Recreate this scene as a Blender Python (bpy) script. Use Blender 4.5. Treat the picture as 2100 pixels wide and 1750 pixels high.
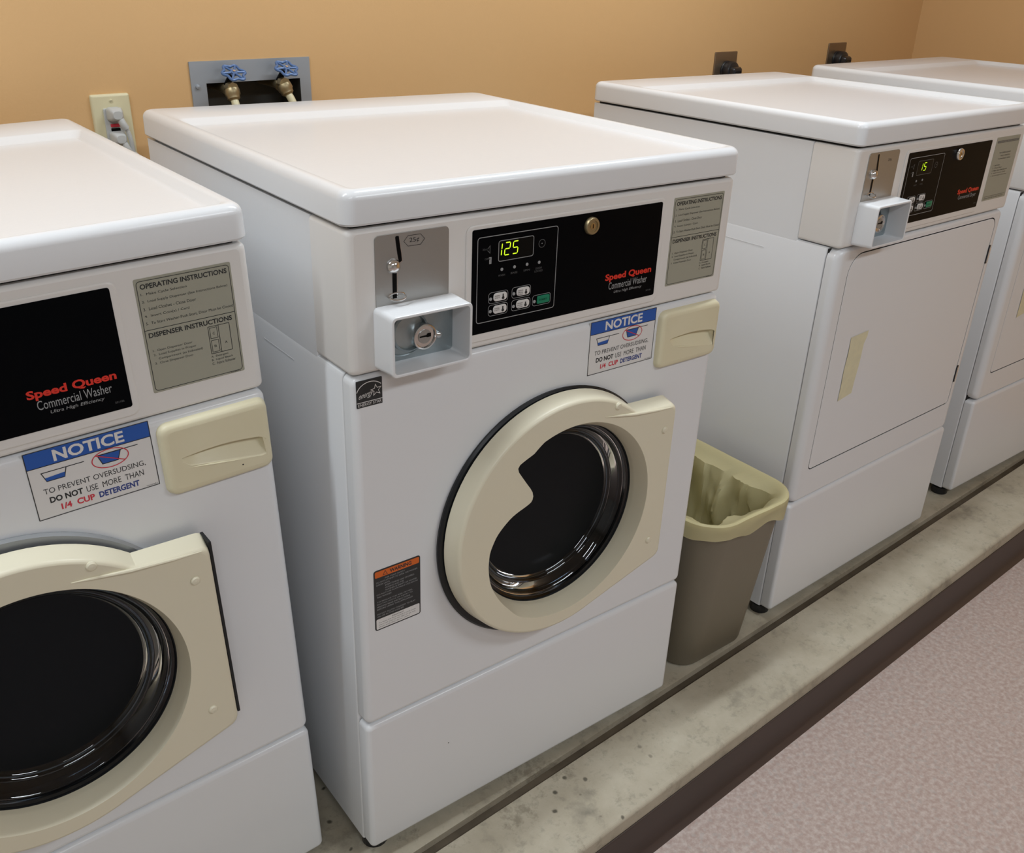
import bpy, bmesh, math, random
from mathutils import Vector, Matrix, Euler
from mathutils.geometry import tessellate_polygon
random.seed(4)
for o in list(bpy.data.objects): bpy.data.objects.remove(o)
SC = bpy.context.scene
COL = SC.collection
PI = math.pi
W = 0.683

# ------------------------------------------------------------------ camera
cd = bpy.data.cameras.new('camera'); cam = bpy.data.objects.new('camera', cd); COL.objects.link(cam)
cam.location = (-0.4842, -0.9691, 1.3241)
cam.rotation_euler = (1.107, -0.0254, -0.6469)
cd.sensor_fit = 'HORIZONTAL'; cd.sensor_width = 36.0
cd.lens = 36.0 * 1914.1 / 2100.0
cd.clip_start = 0.02
SC.camera = cam

# ------------------------------------------------------------------ world and exposure
wd = bpy.data.worlds.new('world'); SC.world = wd; wd.use_nodes = True
bg = wd.node_tree.nodes['Background']
bg.inputs[0].default_value = (0.80, 0.88, 1.0, 1); bg.inputs[1].default_value = 0.05
SC.view_settings.view_transform = 'Standard'
SC.view_settings.look = 'None'
SC.view_settings.gamma = 1
SC.view_settings.use_curve_mapping = False
SC.view_settings.exposure = -0.02

ANG = math.atan(0.053)                     # the row of machines and the room run at this small angle
def room(u, v, z=0.0):
    return Vector((u*math.cos(ANG)-v*math.sin(ANG), u*math.sin(ANG)+v*math.cos(ANG), z))
CEIL = 2.45
# ceiling fixtures: (u, v, length, width, watts, colour)
FIXTURES = [
    (1.15, 0.05, 1.22, 0.13, 16.6, (0.90, 0.975, 1.03)),
    (-0.90, 0.05, 1.22, 0.13, 16.6, (0.90, 0.975, 1.03)),
    (1.15, -2.00, 1.22, 0.30, 18.5, (0.89, 0.965, 1.04)),
    (-0.90, -2.00, 1.22, 0.30, 15.5, (0.89, 0.965, 1.04)),
]
for (u, v, ln, wdth, pw, colr) in FIXTURES:
    ld = bpy.data.lights.new('ceiling_tube_light', 'AREA'); ld.shape = 'RECTANGLE'
    ld.size = ln-0.06; ld.size_y = wdth-0.06; ld.energy = pw; ld.color = colr
    lo = bpy.data.objects.new('ceiling_tube_light', ld); COL.objects.link(lo)
    lo.location = room(u, v, CEIL-0.062); lo.rotation_euler = (0, 0, ANG)

# ------------------------------------------------------------------ materials
def nd(nt, typ, **kw):
    n = nt.nodes.new(typ)
    for k, v in kw.items():
        if k in n.inputs.keys(): n.inputs[k].default_value = v
        else: setattr(n, k, v)
    return n
MATS = {}
def mat(name, col, rough=0.5, metal=0.0, spec=0.5, emit=None, estr=0.0, trans=0.0, coat=0.0, bump=None, var=None):
    m = bpy.data.materials.new(name); m.use_nodes = True; nt = m.node_tree; b = nt.nodes['Principled BSDF']
    b.inputs['Base Color'].default_value = (*col, 1); b.inputs['Roughness'].default_value = rough
    b.inputs['Metallic'].default_value = metal; b.inputs['Specular IOR Level'].default_value = spec
    b.inputs['Transmission Weight'].default_value = trans; b.inputs['Coat Weight'].default_value = coat
    if emit: b.inputs['Emission Color'].default_value = (*emit, 1); b.inputs['Emission Strength'].default_value = estr
    tc = nt.nodes.new('ShaderNodeTexCoord')
    if var:                                   # (scale, amount, second colour)
        n = nd(nt, 'ShaderNodeTexNoise', Scale=var[0], Detail=5.0); nt.links.new(tc.outputs['Object'], n.inputs['Vector'])
        r = nt.nodes.new('ShaderNodeValToRGB'); r.color_ramp.elements[0].position = .35; r.color_ramp.elements[1].position = .7
        r.color_ramp.elements[0].color = (*[c*(1-var[1])+d*var[1] for c, d in zip(col, var[2])], 1); r.color_ramp.elements[1].color = (*col, 1)
        nt.links.new(n.outputs['Fac'], r.inputs['Fac']); nt.links.new(r.outputs['Color'], b.inputs['Base Color'])
    if bump:                                  # (scale, strength)
        n = nd(nt, 'ShaderNodeTexNoise', Scale=bump[0], Detail=3.0); nt.links.new(tc.outputs['Object'], n.inputs['Vector'])
        bp = nd(nt, 'ShaderNodeBump', Strength=bump[1], Distance=0.002); nt.links.new(n.outputs['Fac'], bp.inputs['Height'])
        nt.links.new(bp.outputs['Normal'], b.inputs['Normal'])
    MATS[name] = m
    return m
ENAMEL = mat('white_enamel', (0.785, 0.80, 0.82), 0.22, spec=0.5, bump=(160, 0.03))
ENAMEL2 = mat('white_enamel_control_panel', (0.775, 0.755, 0.73), 0.36, bump=(160, 0.03))
CREAM = mat('cream_plastic', (0.76, 0.715, 0.56), 0.34, var=(9, .25, (0.78, 0.72, 0.52)))
CREAM2 = mat('yellowed_cream_plastic', (0.76, 0.71, 0.51), 0.4, var=(14, .3, (0.68, 0.61, 0.40)))
BLACKP = mat('black_panel_film', (0.0015, 0.002, 0.003), 0.3, spec=0.05)
GAPSHADE = mat('painted_gap_shade', (0.016, 0.015, 0.014), 0.8)  # near-black fill for seams and grooves, shade put into the colour
RUBBER = mat('black_rubber', (0.010, 0.012, 0.014), 0.38, spec=.35)
GREYRING = mat('grey_ring', (0.32, 0.34, 0.36), 0.4, metal=.3)
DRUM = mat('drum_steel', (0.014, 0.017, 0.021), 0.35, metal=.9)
GLASS = mat('door_glass', (0.06, 0.085, 0.115), 0.03, spec=.5, trans=1.0)
BRUSHED = mat('brushed_steel', (0.42, 0.42, 0.41), 0.42, metal=.85, bump=(300, .05))
ZINC = mat('zinc_plate', (0.42, 0.48, 0.50), 0.35, metal=.9, var=(40, .4, (.26, .30, .32)))
CHROME = mat('chrome', (0.72, 0.71, 0.70), 0.14, metal=1)
BRASS = mat('brass', (0.62, 0.47, 0.24), 0.3, metal=1)
BRASSD = mat('tarnished_brass', (0.42, 0.34, 0.20), 0.42, metal=.9)
SLOT = mat('slot_black', (0.003, 0.003, 0.003), 0.4, spec=.1)
LBL = mat('olive_grey_label', (0.36, 0.355, 0.285), 0.5)
INK = mat('black_ink', (0.018, 0.02, 0.022), 0.5)
INKG = mat('grey_print', (0.33, 0.34, 0.35), 0.5)
INKD = mat('dim_grey_print', (0.10, 0.105, 0.11), 0.5)
WHITEP = mat('white_print', (0.74, 0.73, 0.72), 0.4)
BLUE = mat('sign_blue', (0.014, 0.095, 0.42), 0.4)
NAVY = mat('navy_print', (0.022, 0.05, 0.24), 0.4)
RED = mat('red_print', (0.62, 0.035, 0.06), 0.4)
REDL = mat('logo_red', (0.72, 0.03, 0.015), 0.4)
ORANGE = mat('warning_orange', (0.68, 0.13, 0.01), 0.4)
GREEN = mat('button_green', (0.0, 0.21, 0.11), 0.4)
DIGIT = mat('lit_digits', (0.3, 0.4, 0.0), 0.5, emit=(0.62, 0.95, 0.02), estr=1.25)
TAPE = mat('yellowed_tape', (0.76, 0.72, 0.50), 0.45, var=(60, .4, (0.60, 0.58, 0.44)))
BIN = mat('taupe_plastic', (0.19, 0.165, 0.12), 0.45, bump=(500, .05))
LINER = mat('liner_film', (0.86, 0.79, 0.47), 0.38, trans=0.0)
PLATE = mat('ivory_plate', (0.70, 0.64, 0.42), 0.4)
DEVICE = mat('pale_grey_plastic', (0.52, 0.53, 0.52), 0.4)
GALV = mat('galvanised_grey', (0.36, 0.385, 0.42), 0.45, metal=.3)
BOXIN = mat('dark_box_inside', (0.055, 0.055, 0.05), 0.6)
HANDBL = mat('blue_painted_metal', (0.09, 0.17, 0.36), 0.35, metal=.1)
BLACKPL = mat('black_plastic', (0.012, 0.013, 0.016), 0.3)
STEELB = mat('bronze_steel_plate', (0.26, 0.20, 0.14), 0.33, metal=.8)
COVE = mat('brown_cove_rubber', (0.055, 0.036, 0.030), 0.42, var=(5, .5, (0.040, 0.028, 0.022)))
DIFF = mat('lamp_diffuser', (0.8, 0.8, 0.8), 0.5, emit=(1, .98, .94), estr=3.0)
LAMPM = mat('lamp_housing', (0.7, 0.7, 0.7), 0.5)
CEILM = mat('ceiling_paint', (0.72, 0.70, 0.66), 0.8)

WALL = mat('tan_wall_paint', (0.70, 0.435, 0.20), 0.55, bump=(220, .15), var=(2.2, .35, (0.67, 0.405, 0.175)))
PALE = mat('pale_wall_paint', (0.60, 0.60, 0.58), 0.6)
def floor_mat():
    m = bpy.data.materials.new('speckled_pink_floor'); m.use_nodes = True; nt = m.node_tree; b = nt.nodes['Principled BSDF']
    tc = nt.nodes.new('ShaderNodeTexCoord')
    n = nd(nt, 'ShaderNodeTexNoise', Scale=100.0, Detail=3.5, Roughness=.6); nt.links.new(tc.outputs['Object'], n.inputs['Vector'])
    r = nt.nodes.new('ShaderNodeValToRGB'); e = r.color_ramp.elements
    e[0].position = .36; e[0].color = (0.40, 0.30, 0.262, 1); e[1].position = .66; e[1].color = (0.54, 0.46, 0.42, 1)
    x = e.new(.50); x.color = (0.455, 0.36, 0.32, 1)
    nt.links.new(n.outputs['Fac'], r.inputs['Fac'])
    v = nd(nt, 'ShaderNodeTexVoronoi', Scale=150.0); nt.links.new(tc.outputs['Object'], v.inputs['Vector'])
    bw = nt.nodes.new('ShaderNodeSeparateColor'); nt.links.new(v.outputs['Color'], bw.inputs[0])
    r2 = nt.nodes.new('ShaderNodeValToRGB'); r2.color_ramp.elements[0].position = .86; r2.color_ramp.elements[1].position = .93
    nt.links.new(bw.outputs[0], r2.inputs['Fac'])
    mx = nt.nodes.new('ShaderNodeMix'); mx.data_type = 'RGBA'; mx.inputs[7].default_value = (0.41, 0.37, 0.345, 1)
    mm = nd(nt, 'ShaderNodeMath', operation='MULTIPLY'); mm.inputs[1].default_value = .45; nt.links.new(r2.outputs['Color'], mm.inputs[0])
    nt.links.new(mm.outputs[0], mx.inputs[0]); nt.links.new(r.outputs['Color'], mx.inputs[6])
    nt.links.new(mx.outputs[2], b.inputs['Base Color'])
    b.inputs['Roughness'].default_value = .5
    bp = nd(nt, 'ShaderNodeBump', Strength=.15, Distance=.001); nt.links.new(n.outputs['Fac'], bp.inputs['Height']); nt.links.new(bp.outputs['Normal'], b.inputs['Normal'])
    return m
FLOOR = floor_mat()
def concrete_mat():
    m = bpy.data.materials.new('stained_concrete'); m.use_nodes = True; nt = m.node_tree; b = nt.nodes['Principled BSDF']
    tc = nt.nodes.new('ShaderNodeTexCoord')
    def ramp(inp, stops):
        r = nt.nodes.new('ShaderNodeValToRGB'); e = r.color_ramp.elements
        e[0].position, e[0].color = stops[0][0], (*stops[0][1], 1); e[1].position, e[1].color = stops[-1][0], (*stops[-1][1], 1)
        for p_, c_ in stops[1:-1]: x = e.new(p_); x.color = (*c_, 1)
        nt.links.new(inp, r.inputs['Fac']); return r.outputs['Color']
    def mixc(fac, a, bcol):
        mx = nt.nodes.new('ShaderNodeMix'); mx.data_type = 'RGBA'
        nt.links.new(fac, mx.inputs[0]); nt.links.new(a, mx.inputs[6]); mx.inputs[7].default_value = (*bcol, 1); return mx.outputs[2]
    n1 = nd(nt, 'ShaderNodeTexNoise', Scale=9.0, Detail=8.0, Roughness=.62); nt.links.new(tc.outputs['Object'], n1.inputs['Vector'])
    base = ramp(n1.outputs['Fac'], [(.30, (0.26, 0.235, 0.18)), (.44, (0.42, 0.375, 0.285)), (.58, (0.47, 0.425, 0.33)), (.75, (0.53, 0.49, 0.39))])
    n2 = nd(nt, 'ShaderNodeTexNoise', Scale=48.0, Detail=6.0, Roughness=.72); nt.links.new(tc.outputs['Object'], n2.inputs['Vector'])
    f2 = ramp(n2.outputs['Fac'], [(.54, (0, 0, 0)), (.74, (.5, .5, .5))])
    base = mixc(f2, base, (0.16, 0.155, 0.12))
    f2b = ramp(n2.outputs['Fac'], [(.26, (.5, .5, .5)), (.40, (0, 0, 0))])
    base = mixc(f2b, base, (0.50, 0.48, 0.39))
    # round drip stains, only where the big noise is dark (near the washers)
    v = nd(nt, 'ShaderNodeTexVoronoi', Scale=34.0); v.inputs['Randomness'].default_value = 1.0
    nz = nd(nt, 'ShaderNodeTexNoise', Scale=24.0, Detail=3.0); nt.links.new(tc.outputs['Object'], nz.inputs['Vector'])
    vm = nt.nodes.new('ShaderNodeVectorMath'); vm.operation = 'MULTIPLY_ADD'; vm.inputs[1].default_value = (.018, .018, .018)
    nt.links.new(nz.outputs['Color'], vm.inputs[0]); nt.links.new(tc.outputs['Object'], vm.inputs[2]); nt.links.new(vm.outputs[0], v.inputs['Vector'])
    f3 = ramp(v.outputs['Distance'], [(.10, (1, 1, 1)), (.19, (0, 0, 0))])
    sep = nt.nodes.new('ShaderNodeSeparateXYZ'); nt.links.new(tc.outputs['Object'], sep.inputs[0])
    mr = nd(nt, 'ShaderNodeMapRange'); mr.inputs[1].default_value = 0.75; mr.inputs[2].default_value = 0.35; nt.links.new(sep.outputs[0], mr.inputs[0])
    sc_ = nt.nodes.new('ShaderNodeSeparateColor'); nt.links.new(v.outputs['Color'], sc_.inputs[0])
    thr = nd(nt, 'ShaderNodeMath', operation='GREATER_THAN'); thr.inputs[1].default_value = .62; nt.links.new(sc_.outputs[0], thr.inputs[0])
    m1 = nd(nt, 'ShaderNodeMath', operation='MULTIPLY'); nt.links.new(f3, m1.inputs[0]); nt.links.new(mr.outputs[0], m1.inputs[1])
    m2 = nd(nt, 'ShaderNodeMath', operation='MULTIPLY'); nt.links.new(m1.outputs[0], m2.inputs[0]); nt.links.new(thr.outputs[0], m2.inputs[1])
    base = mixc(m2.outputs[0], base, (0.10, 0.09, 0.065))
    n5 = nd(nt, 'ShaderNodeTexNoise', Scale=17.0, Detail=6.0, Roughness=.72, Distortion=.1); nt.links.new(tc.outputs['Object'], n5.inputs['Vector'])
    f5 = ramp(n5.outputs['Fac'], [(.56, (0, 0, 0)), (.66, (.6, .6, .6))])
    m5 = nd(nt, 'ShaderNodeMath', operation='MULTIPLY'); nt.links.new(f5, m5.inputs[0]); nt.links.new(mr.outputs[0], m5.inputs[1])
    base = mixc(m5.outputs[0], base, (0.20, 0.175, 0.125))
    nt.links.new(base, b.inputs['Base Color']); b.inputs['Roughness'].default_value = .7
    bp = nd(nt, 'ShaderNodeBump', Strength=.35, Distance=.002); nt.links.new(n2.outputs['Fac'], bp.inputs['Height']); nt.links.new(bp.outputs['Normal'], b.inputs['Normal'])
    return m
CONC = concrete_mat()
JOINT = mat('brown_joint_filler', (0.115, 0.090, 0.060), 0.75, var=(18, .7, (0.055, 0.042, 0.026)))

# ------------------------------------------------------------------ mesh builder
def rr(x0, x1, y0, y1, r, n=5):
    pts = []
    r = max(r, 1e-4)
    for cx, cy, a0 in ((x1-r, y1-r, 0), (x0+r, y1-r, 90), (x0+r, y0+r, 180), (x1-r, y0+r, 270)):
        for i in range(n+1):
            a = math.radians(a0+90*i/n); pts.append((cx+r*math.cos(a), cy+r*math.sin(a)))
    return pts
TXT = {}
def text_polys(s, off=0.0):
    if (s, off) in TXT: return TXT[(s, off)]
    c = bpy.data.curves.new('t', 'FONT'); c.body = s; c.size = 1; c.resolution_u = 3; c.fill_mode = 'FRONT'; c.offset = off
    o = bpy.data.objects.new('t', c); COL.objects.link(o)
    dg = bpy.context.evaluated_depsgraph_get(); me = bpy.data.meshes.new_from_object(o.evaluated_get(dg))
    vs = [tuple(v.co[:2]) for v in me.vertices]; fs = [tuple(p.vertices) for p in me.polygons]
    bpy.data.objects.remove(o); bpy.data.curves.remove(c); bpy.data.meshes.remove(me)
    TXT[(s, off)] = (vs, fs); return TXT[(s, off)]
class MB:
    def __init__(s): s.v = []; s.f = []; s.m = []; s.sm = []; s.mats = []
    def mi(s, m):
        if m not in s.mats: s.mats.append(m)
        return s.mats.index(m)
    def add(s, vs, fs, m, smooth=False):
        o = len(s.v); s.v += [tuple(x) for x in vs]; k = s.mi(m)
        for f in fs: s.f.append(tuple(i+o for i in f)); s.m.append(k); s.sm.append(smooth)
    def rings(s, R, m, cap0=True, cap1=True, closed=True, smooth=True):
        n = len(R[0]); vs = [p for r in R for p in r]; fs = []
        for i in range(len(R)-1):
            for j in range(n if closed else n-1):
                k = (j+1) % n; fs.append((i*n+j, i*n+k, (i+1)*n+k, (i+1)*n+j))
        s.add(vs, fs, m, smooth)
        if cap0: s.add(R[0], [tuple(range(n))[::-1]], m)
        if cap1: s.add(R[-1], [tuple(range(n))], m)
    def box(s, a, b, m):
        x0, y0, z0 = a; x1, y1, z1 = b
        s.add([(x0,y0,z0),(x1,y0,z0),(x1,y1,z0),(x0,y1,z0),(x0,y0,z1),(x1,y0,z1),(x1,y1,z1),(x0,y1,z1)],
              [(0,3,2,1),(4,5,6,7),(0,1,5,4),(1,2,6,5),(2,3,7,6),(3,0,4,7)], m)
    def slab_xz(s, x0, x1, z0, z1, yf, yb, m, rc=.004, f=.002, n=5, fb=0.0, capb=True):
        """plate facing -y with rounded corners (rc) and a rounded front edge (f)"""
        R = [[(x, yb, z) for x, z in rr(x0, x1, z0, z1, rc, n)]]
        st = 5
        for i in range(st+1):
            a = PI/2*i/st; ins = f*(1-math.cos(a)); y = yf+f*(1-math.sin(a))
            R.append([(x, y, z) for x, z in rr(x0+ins, x1-ins, z0+ins, z1-ins, rc-ins, n)])
        s.rings(R, m, cap0=capb)
    def poly(s, outer, holes, y, m):
        loops = [[Vector((a, b, 0)) for a, b in outer]]+[[Vector((a, b, 0)) for a, b in h] for h in holes]
        flat = [p for l in loops for p in l]
        tri = tessellate_polygon(loops)
        out = []
        for t in tri:
            a, b, c = [flat[i] for i in t]
            if (b-a).cross(c-a).z < 0: t = (t[0], t[2], t[1])
            out.append(tuple(t))
        s.add([(p.x, y, p.y) for p in flat], out, m)
    def rect(s, x0, x1, z0, z1, y, m): s.add([(x0,y,z0),(x1,y,z0),(x1,y,z1),(x0,y,z1)], [(0,1,2,3)], m)
    def rrect(s, x0, x1, z0, z1, r, y, m): p = rr(x0,x1,z0,z1,r,4); s.add([(a,y,b) for a,b in p], [tuple(range(len(p)))], m)
    def line(s, pts, w, y, m, closed=False):
        P = [Vector(p) for p in pts]; n = len(P); L = []
        for i in range(n):
            if closed: a, b = P[i-1], P[(i+1) % n]
            else: a, b = P[max(i-1,0)], P[min(i+1,n-1)]
            d1 = (P[i]-a); d2 = (b-P[i])
            d1 = d1.normalized() if d1.length > 1e-9 else d2.normalized(); d2 = d2.normalized() if d2.length > 1e-9 else d1
            t = (d1+d2); t = t.normalized() if t.length > 1e-6 else d1
            nn = Vector((-t.y, t.x)); k = w/2/max(.35, abs(nn.dot(Vector((-d1.y, d1.x)))))
            L.append((P[i]+nn*k, P[i]-nn*k))
        vs = [(q.x, y, q.y) for ab in L for q in ab]; fs = []
        for i in range(n if closed else n-1):
            j = (i+1) % n; fs.append((2*i+1, 2*j+1, 2*j, 2*i))
        s.add(vs, fs, m)
    def outline(s, x0, x1, z0, z1, r, w, y, m): s.line(rr(x0, x1, z0, z1, r, 4), w, y, m, True)
    def text(s, t, x0, x1, z0, z1, y, m, shear=0, bold=0, slope=0):
        vs, fs = text_polys(t, round(min(.035, bold/max(z1-z0, 1e-6)*.62), 3) if bold else 0.0)
        if not vs: return
        a, b = min(v[0] for v in vs), max(v[0] for v in vs); c, d = min(v[1] for v in vs), max(v[1] for v in vs)
        def T(v, dx=0, dz=0):
            fx = (v[0]-a)/(b-a); fz = (v[1]-c)/(d-c)
            return (x0+(x1-x0)*fx+shear*(fz-.5)*(z1-z0)+dx, y, z0+(z1-z0)*fz+slope*fx+dz)
        s.add([T(v) for v in vs], fs, m)
    def lathe(s, prof, c, m, axis='y', n=48, smooth=True, ph=0):
        """prof: list of (r, t) along the axis"""
        R = []
        for r, t in prof:
            ring = []
            for i in range(n):
                a = ph+2*PI*i/n; u, v = r*math.cos(a), r*math.sin(a)
                ring.append({'y': (c[0]+u, c[1]+t, c[2]+v), 'z': (c[0]+u, c[1]+v, c[2]+t), 'x': (c[0]+t, c[1]+u, c[2]+v)}[axis])
            R.append(ring)
        s.rings(R, m, cap0=prof[0][0] > 1e-5, cap1=prof[-1][0] > 1e-5, smooth=smooth)
    def tube(s, pts, r, m, n=10, rad=None):
        P = [Vector(p) for p in pts]; R = []; up = Vector((0, 0, 1))
        for i, p in enumerate(P):
            t = (P[min(i+1, len(P)-1)]-P[max(i-1, 0)]).normalized()
            if abs(t.dot(up)) > .95: up = Vector((0, 1, 0)) if abs(t.y) < .9 else Vector((1, 0, 0))
            a = t.cross(up).normalized(); b = t.cross(a).normalized(); up = -b if (-b).dot(up) > 0 else b
            rr_ = rad[i] if rad else r
            R.append([tuple(p+a*rr_*math.cos(2*PI*k/n)+b*rr_*math.sin(2*PI*k/n)) for k in range(n)])
        s.rings(R, m)
    def xform(s, M): s.v = [tuple(M @ Vector(p)) for p in s.v]; return s
    def build(s, name, parent=None, loc=None):
        me = bpy.data.meshes.new(name); me.from_pydata(s.v, [], s.f)
        for m in s.mats: me.materials.append(m)
        for p, k, sm in zip(me.polygons, s.m, s.sm): p.material_index = k; p.use_smooth = sm
        bm = bmesh.new(); bm.from_mesh(me); bmesh.ops.remove_doubles(bm, verts=bm.verts, dist=2e-7)
        for e in bm.edges:
            if len(e.link_faces) == 2 and e.calc_face_angle(0) > math.radians(35): e.smooth = False
        bm.to_mesh(me); bm.free(); me.update()
        o = bpy.data.objects.new(name, me); COL.objects.link(o)
        if parent: o.parent = parent
        if loc: o.location = loc
        return o
def catmull(pts, k=6):
    P = [Vector(p) for p in pts]; out = []
    for i in range(len(P)-1):
        a, b, c, d = P[max(i-1, 0)], P[i], P[i+1], P[min(i+2, len(P)-1)]
        for j in range(k):
            t = j/k; out.append(.5*((2*b)+(c-a)*t+(2*a-5*b+4*c-d)*t*t+(3*b-a-3*c+d)*t**3))
    return out+[P[-1]]
def thing(name, label, cat, loc=(0,0,0), group=None, rot=(0,0,0)):
    o = bpy.data.objects.new(name, None); o.empty_display_size = .05; COL.objects.link(o); o.location = loc; o.rotation_euler = rot
    o['label'] = label; o['category'] = cat
    if group: o['group'] = group
    return o
def struct(o): o['kind'] = 'structure'; return o
def dup(o, parent=None):
    c = o.copy(); COL.objects.link(c); c.parent = parent
    for ch in [x for x in bpy.data.objects if x.parent == o]: dup(ch, c)
    return c

# ------------------------------------------------------------------ room shell
PADZ = -0.03; FZ = -0.150
def room_box(u0, u1, v0, v1, z0, z1, m, name):
    b = MB(); b.box((u0, v0, z0), (u1, v1, z1), m); o = b.build(name); o.rotation_euler = (0, 0, ANG); return struct(o)
UL, UR, VF, VB = -2.6, 2.90, -4.2, 0.885
room_box(UL-.1, UR+.1, VF-.1, VB+.12, FZ-.1, FZ, FLOOR, 'floor')
room_box(UL-.1, UR+.1, VF-.1, VB+.12, CEIL, CEIL+.1, CEILM, 'ceiling')
# back wall with a rectangular pocket for the water valve box
BX0, BX1, BZ0, BZ1 = 0.240, 0.444, 0.960, 1.099
def wall_back():
    b = MB(); z0, z1 = FZ, CEIL
    outer = [(UL-.1, z0), (UR+.1, z0), (UR+.1, z1), (UL-.1, z1)]; hole = [(BX0, BZ0), (BX1, BZ0), (BX1, BZ1), (BX0, BZ1)]
    b.poly(outer, [hole], VB, WALL)
    h = hole
    for i in range(4):
        (x0, a0), (x1, a1) = h[i], h[(i+1) % 4]
        b.add([(x0, VB, a0), (x1, VB, a1), (x1, VB+.1, a1), (x0, VB+.1, a0)], [(0, 1, 2, 3)], WALL)
    b.poly(outer, [], VB+.12, WALL)
    o = b.build('wall_back'); o.rotation_euler = (0, 0, ANG); return struct(o)
wall_back()
room_box(UR, UR+.1, VF-.1, VB, FZ, CEIL, WALL, 'wall_right')
room_box(UL-.1, UL, VF-.1, VB, FZ, CEIL, PALE, 'wall_left')
room_box(UL, UR, VF-.1, VF, FZ, CEIL, PALE, 'wall_front')
# concrete platform, brown joint, curb strip, cove base
VJ0, VJ1, VC = -0.048, -0.024, -0.2
room_box(UL, UR, VJ1, VB, FZ, PADZ, CONC, 'trim_1')['label'] = 'concrete platform the machines stand on'
room_box(UL, UR, VJ0, VJ1, FZ, PADZ-.014, JOINT, 'trim_2')['label'] = 'narrow brown joint groove between platform and curb strip'
b = MB()
prof = [(VJ0, FZ), (VJ0, PADZ)]
for i in range(7):
    a = PI/2*i/6; prof.append((VC+.004+.010*(1-math.sin(a)) - .004, PADZ-.010*(1-math.cos(a))))
prof += [(VC-.001, PADZ-.033), (VC+.003, PADZ-.037), (VC+.003, FZ)]
b.rings([[(UL, v, z) for v, z in prof], [(UR, v, z) for v, z in prof]], CONC, smooth=False)
o = struct(b.build('trim_3')); o['label'] = 'stained concrete curb strip along the front of the platform'; o.rotation_euler = (0, 0, ANG)
b = MB()
prof = [(VC+.003, PADZ-.032), (VC-.0035, PADZ-.032), (VC-.005, PADZ-.037), (VC-.005, FZ+.030), (VC-.009, FZ+.014), (VC-.018, FZ+.004), (VC-.022, FZ+.0005), (VC-.022, FZ), (VC+.003, FZ)]
b.rings([[(UL, v, z) for v, z in prof], [(UR, v, z) for v, z in prof]], COVE, smooth=True)
o = struct(b.build('baseboard_front')); o['label'] = 'dark brown rubber cove base along the curb face'; o.rotation_euler = (0, 0, ANG)

def lamp(u, v, ln, w, place):
    t = thing('ceiling_light', 'rectangular white fluorescent ceiling light '+place, 'ceiling light', room(u, v, CEIL), 'ceiling lights', (0, 0, ANG))
    b = MB(); b.box((-ln/2, -w/2, -.05), (ln/2, w/2, 0), LAMPM); b.build('housing', t)
    b = MB(); b.box((-ln/2+.02, -w/2+.02, -.056), (ln/2-.02, w/2-.02, -.05), DIFF); b.build('diffuser', t)
for (u, v, ln, w, pw, c_), pl in zip(FIXTURES, ('above the two dryers', 'above the left washer', 'over the aisle on the right', 'over the aisle on the left')):
    lamp(u, v, ln, w, pl)

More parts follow.
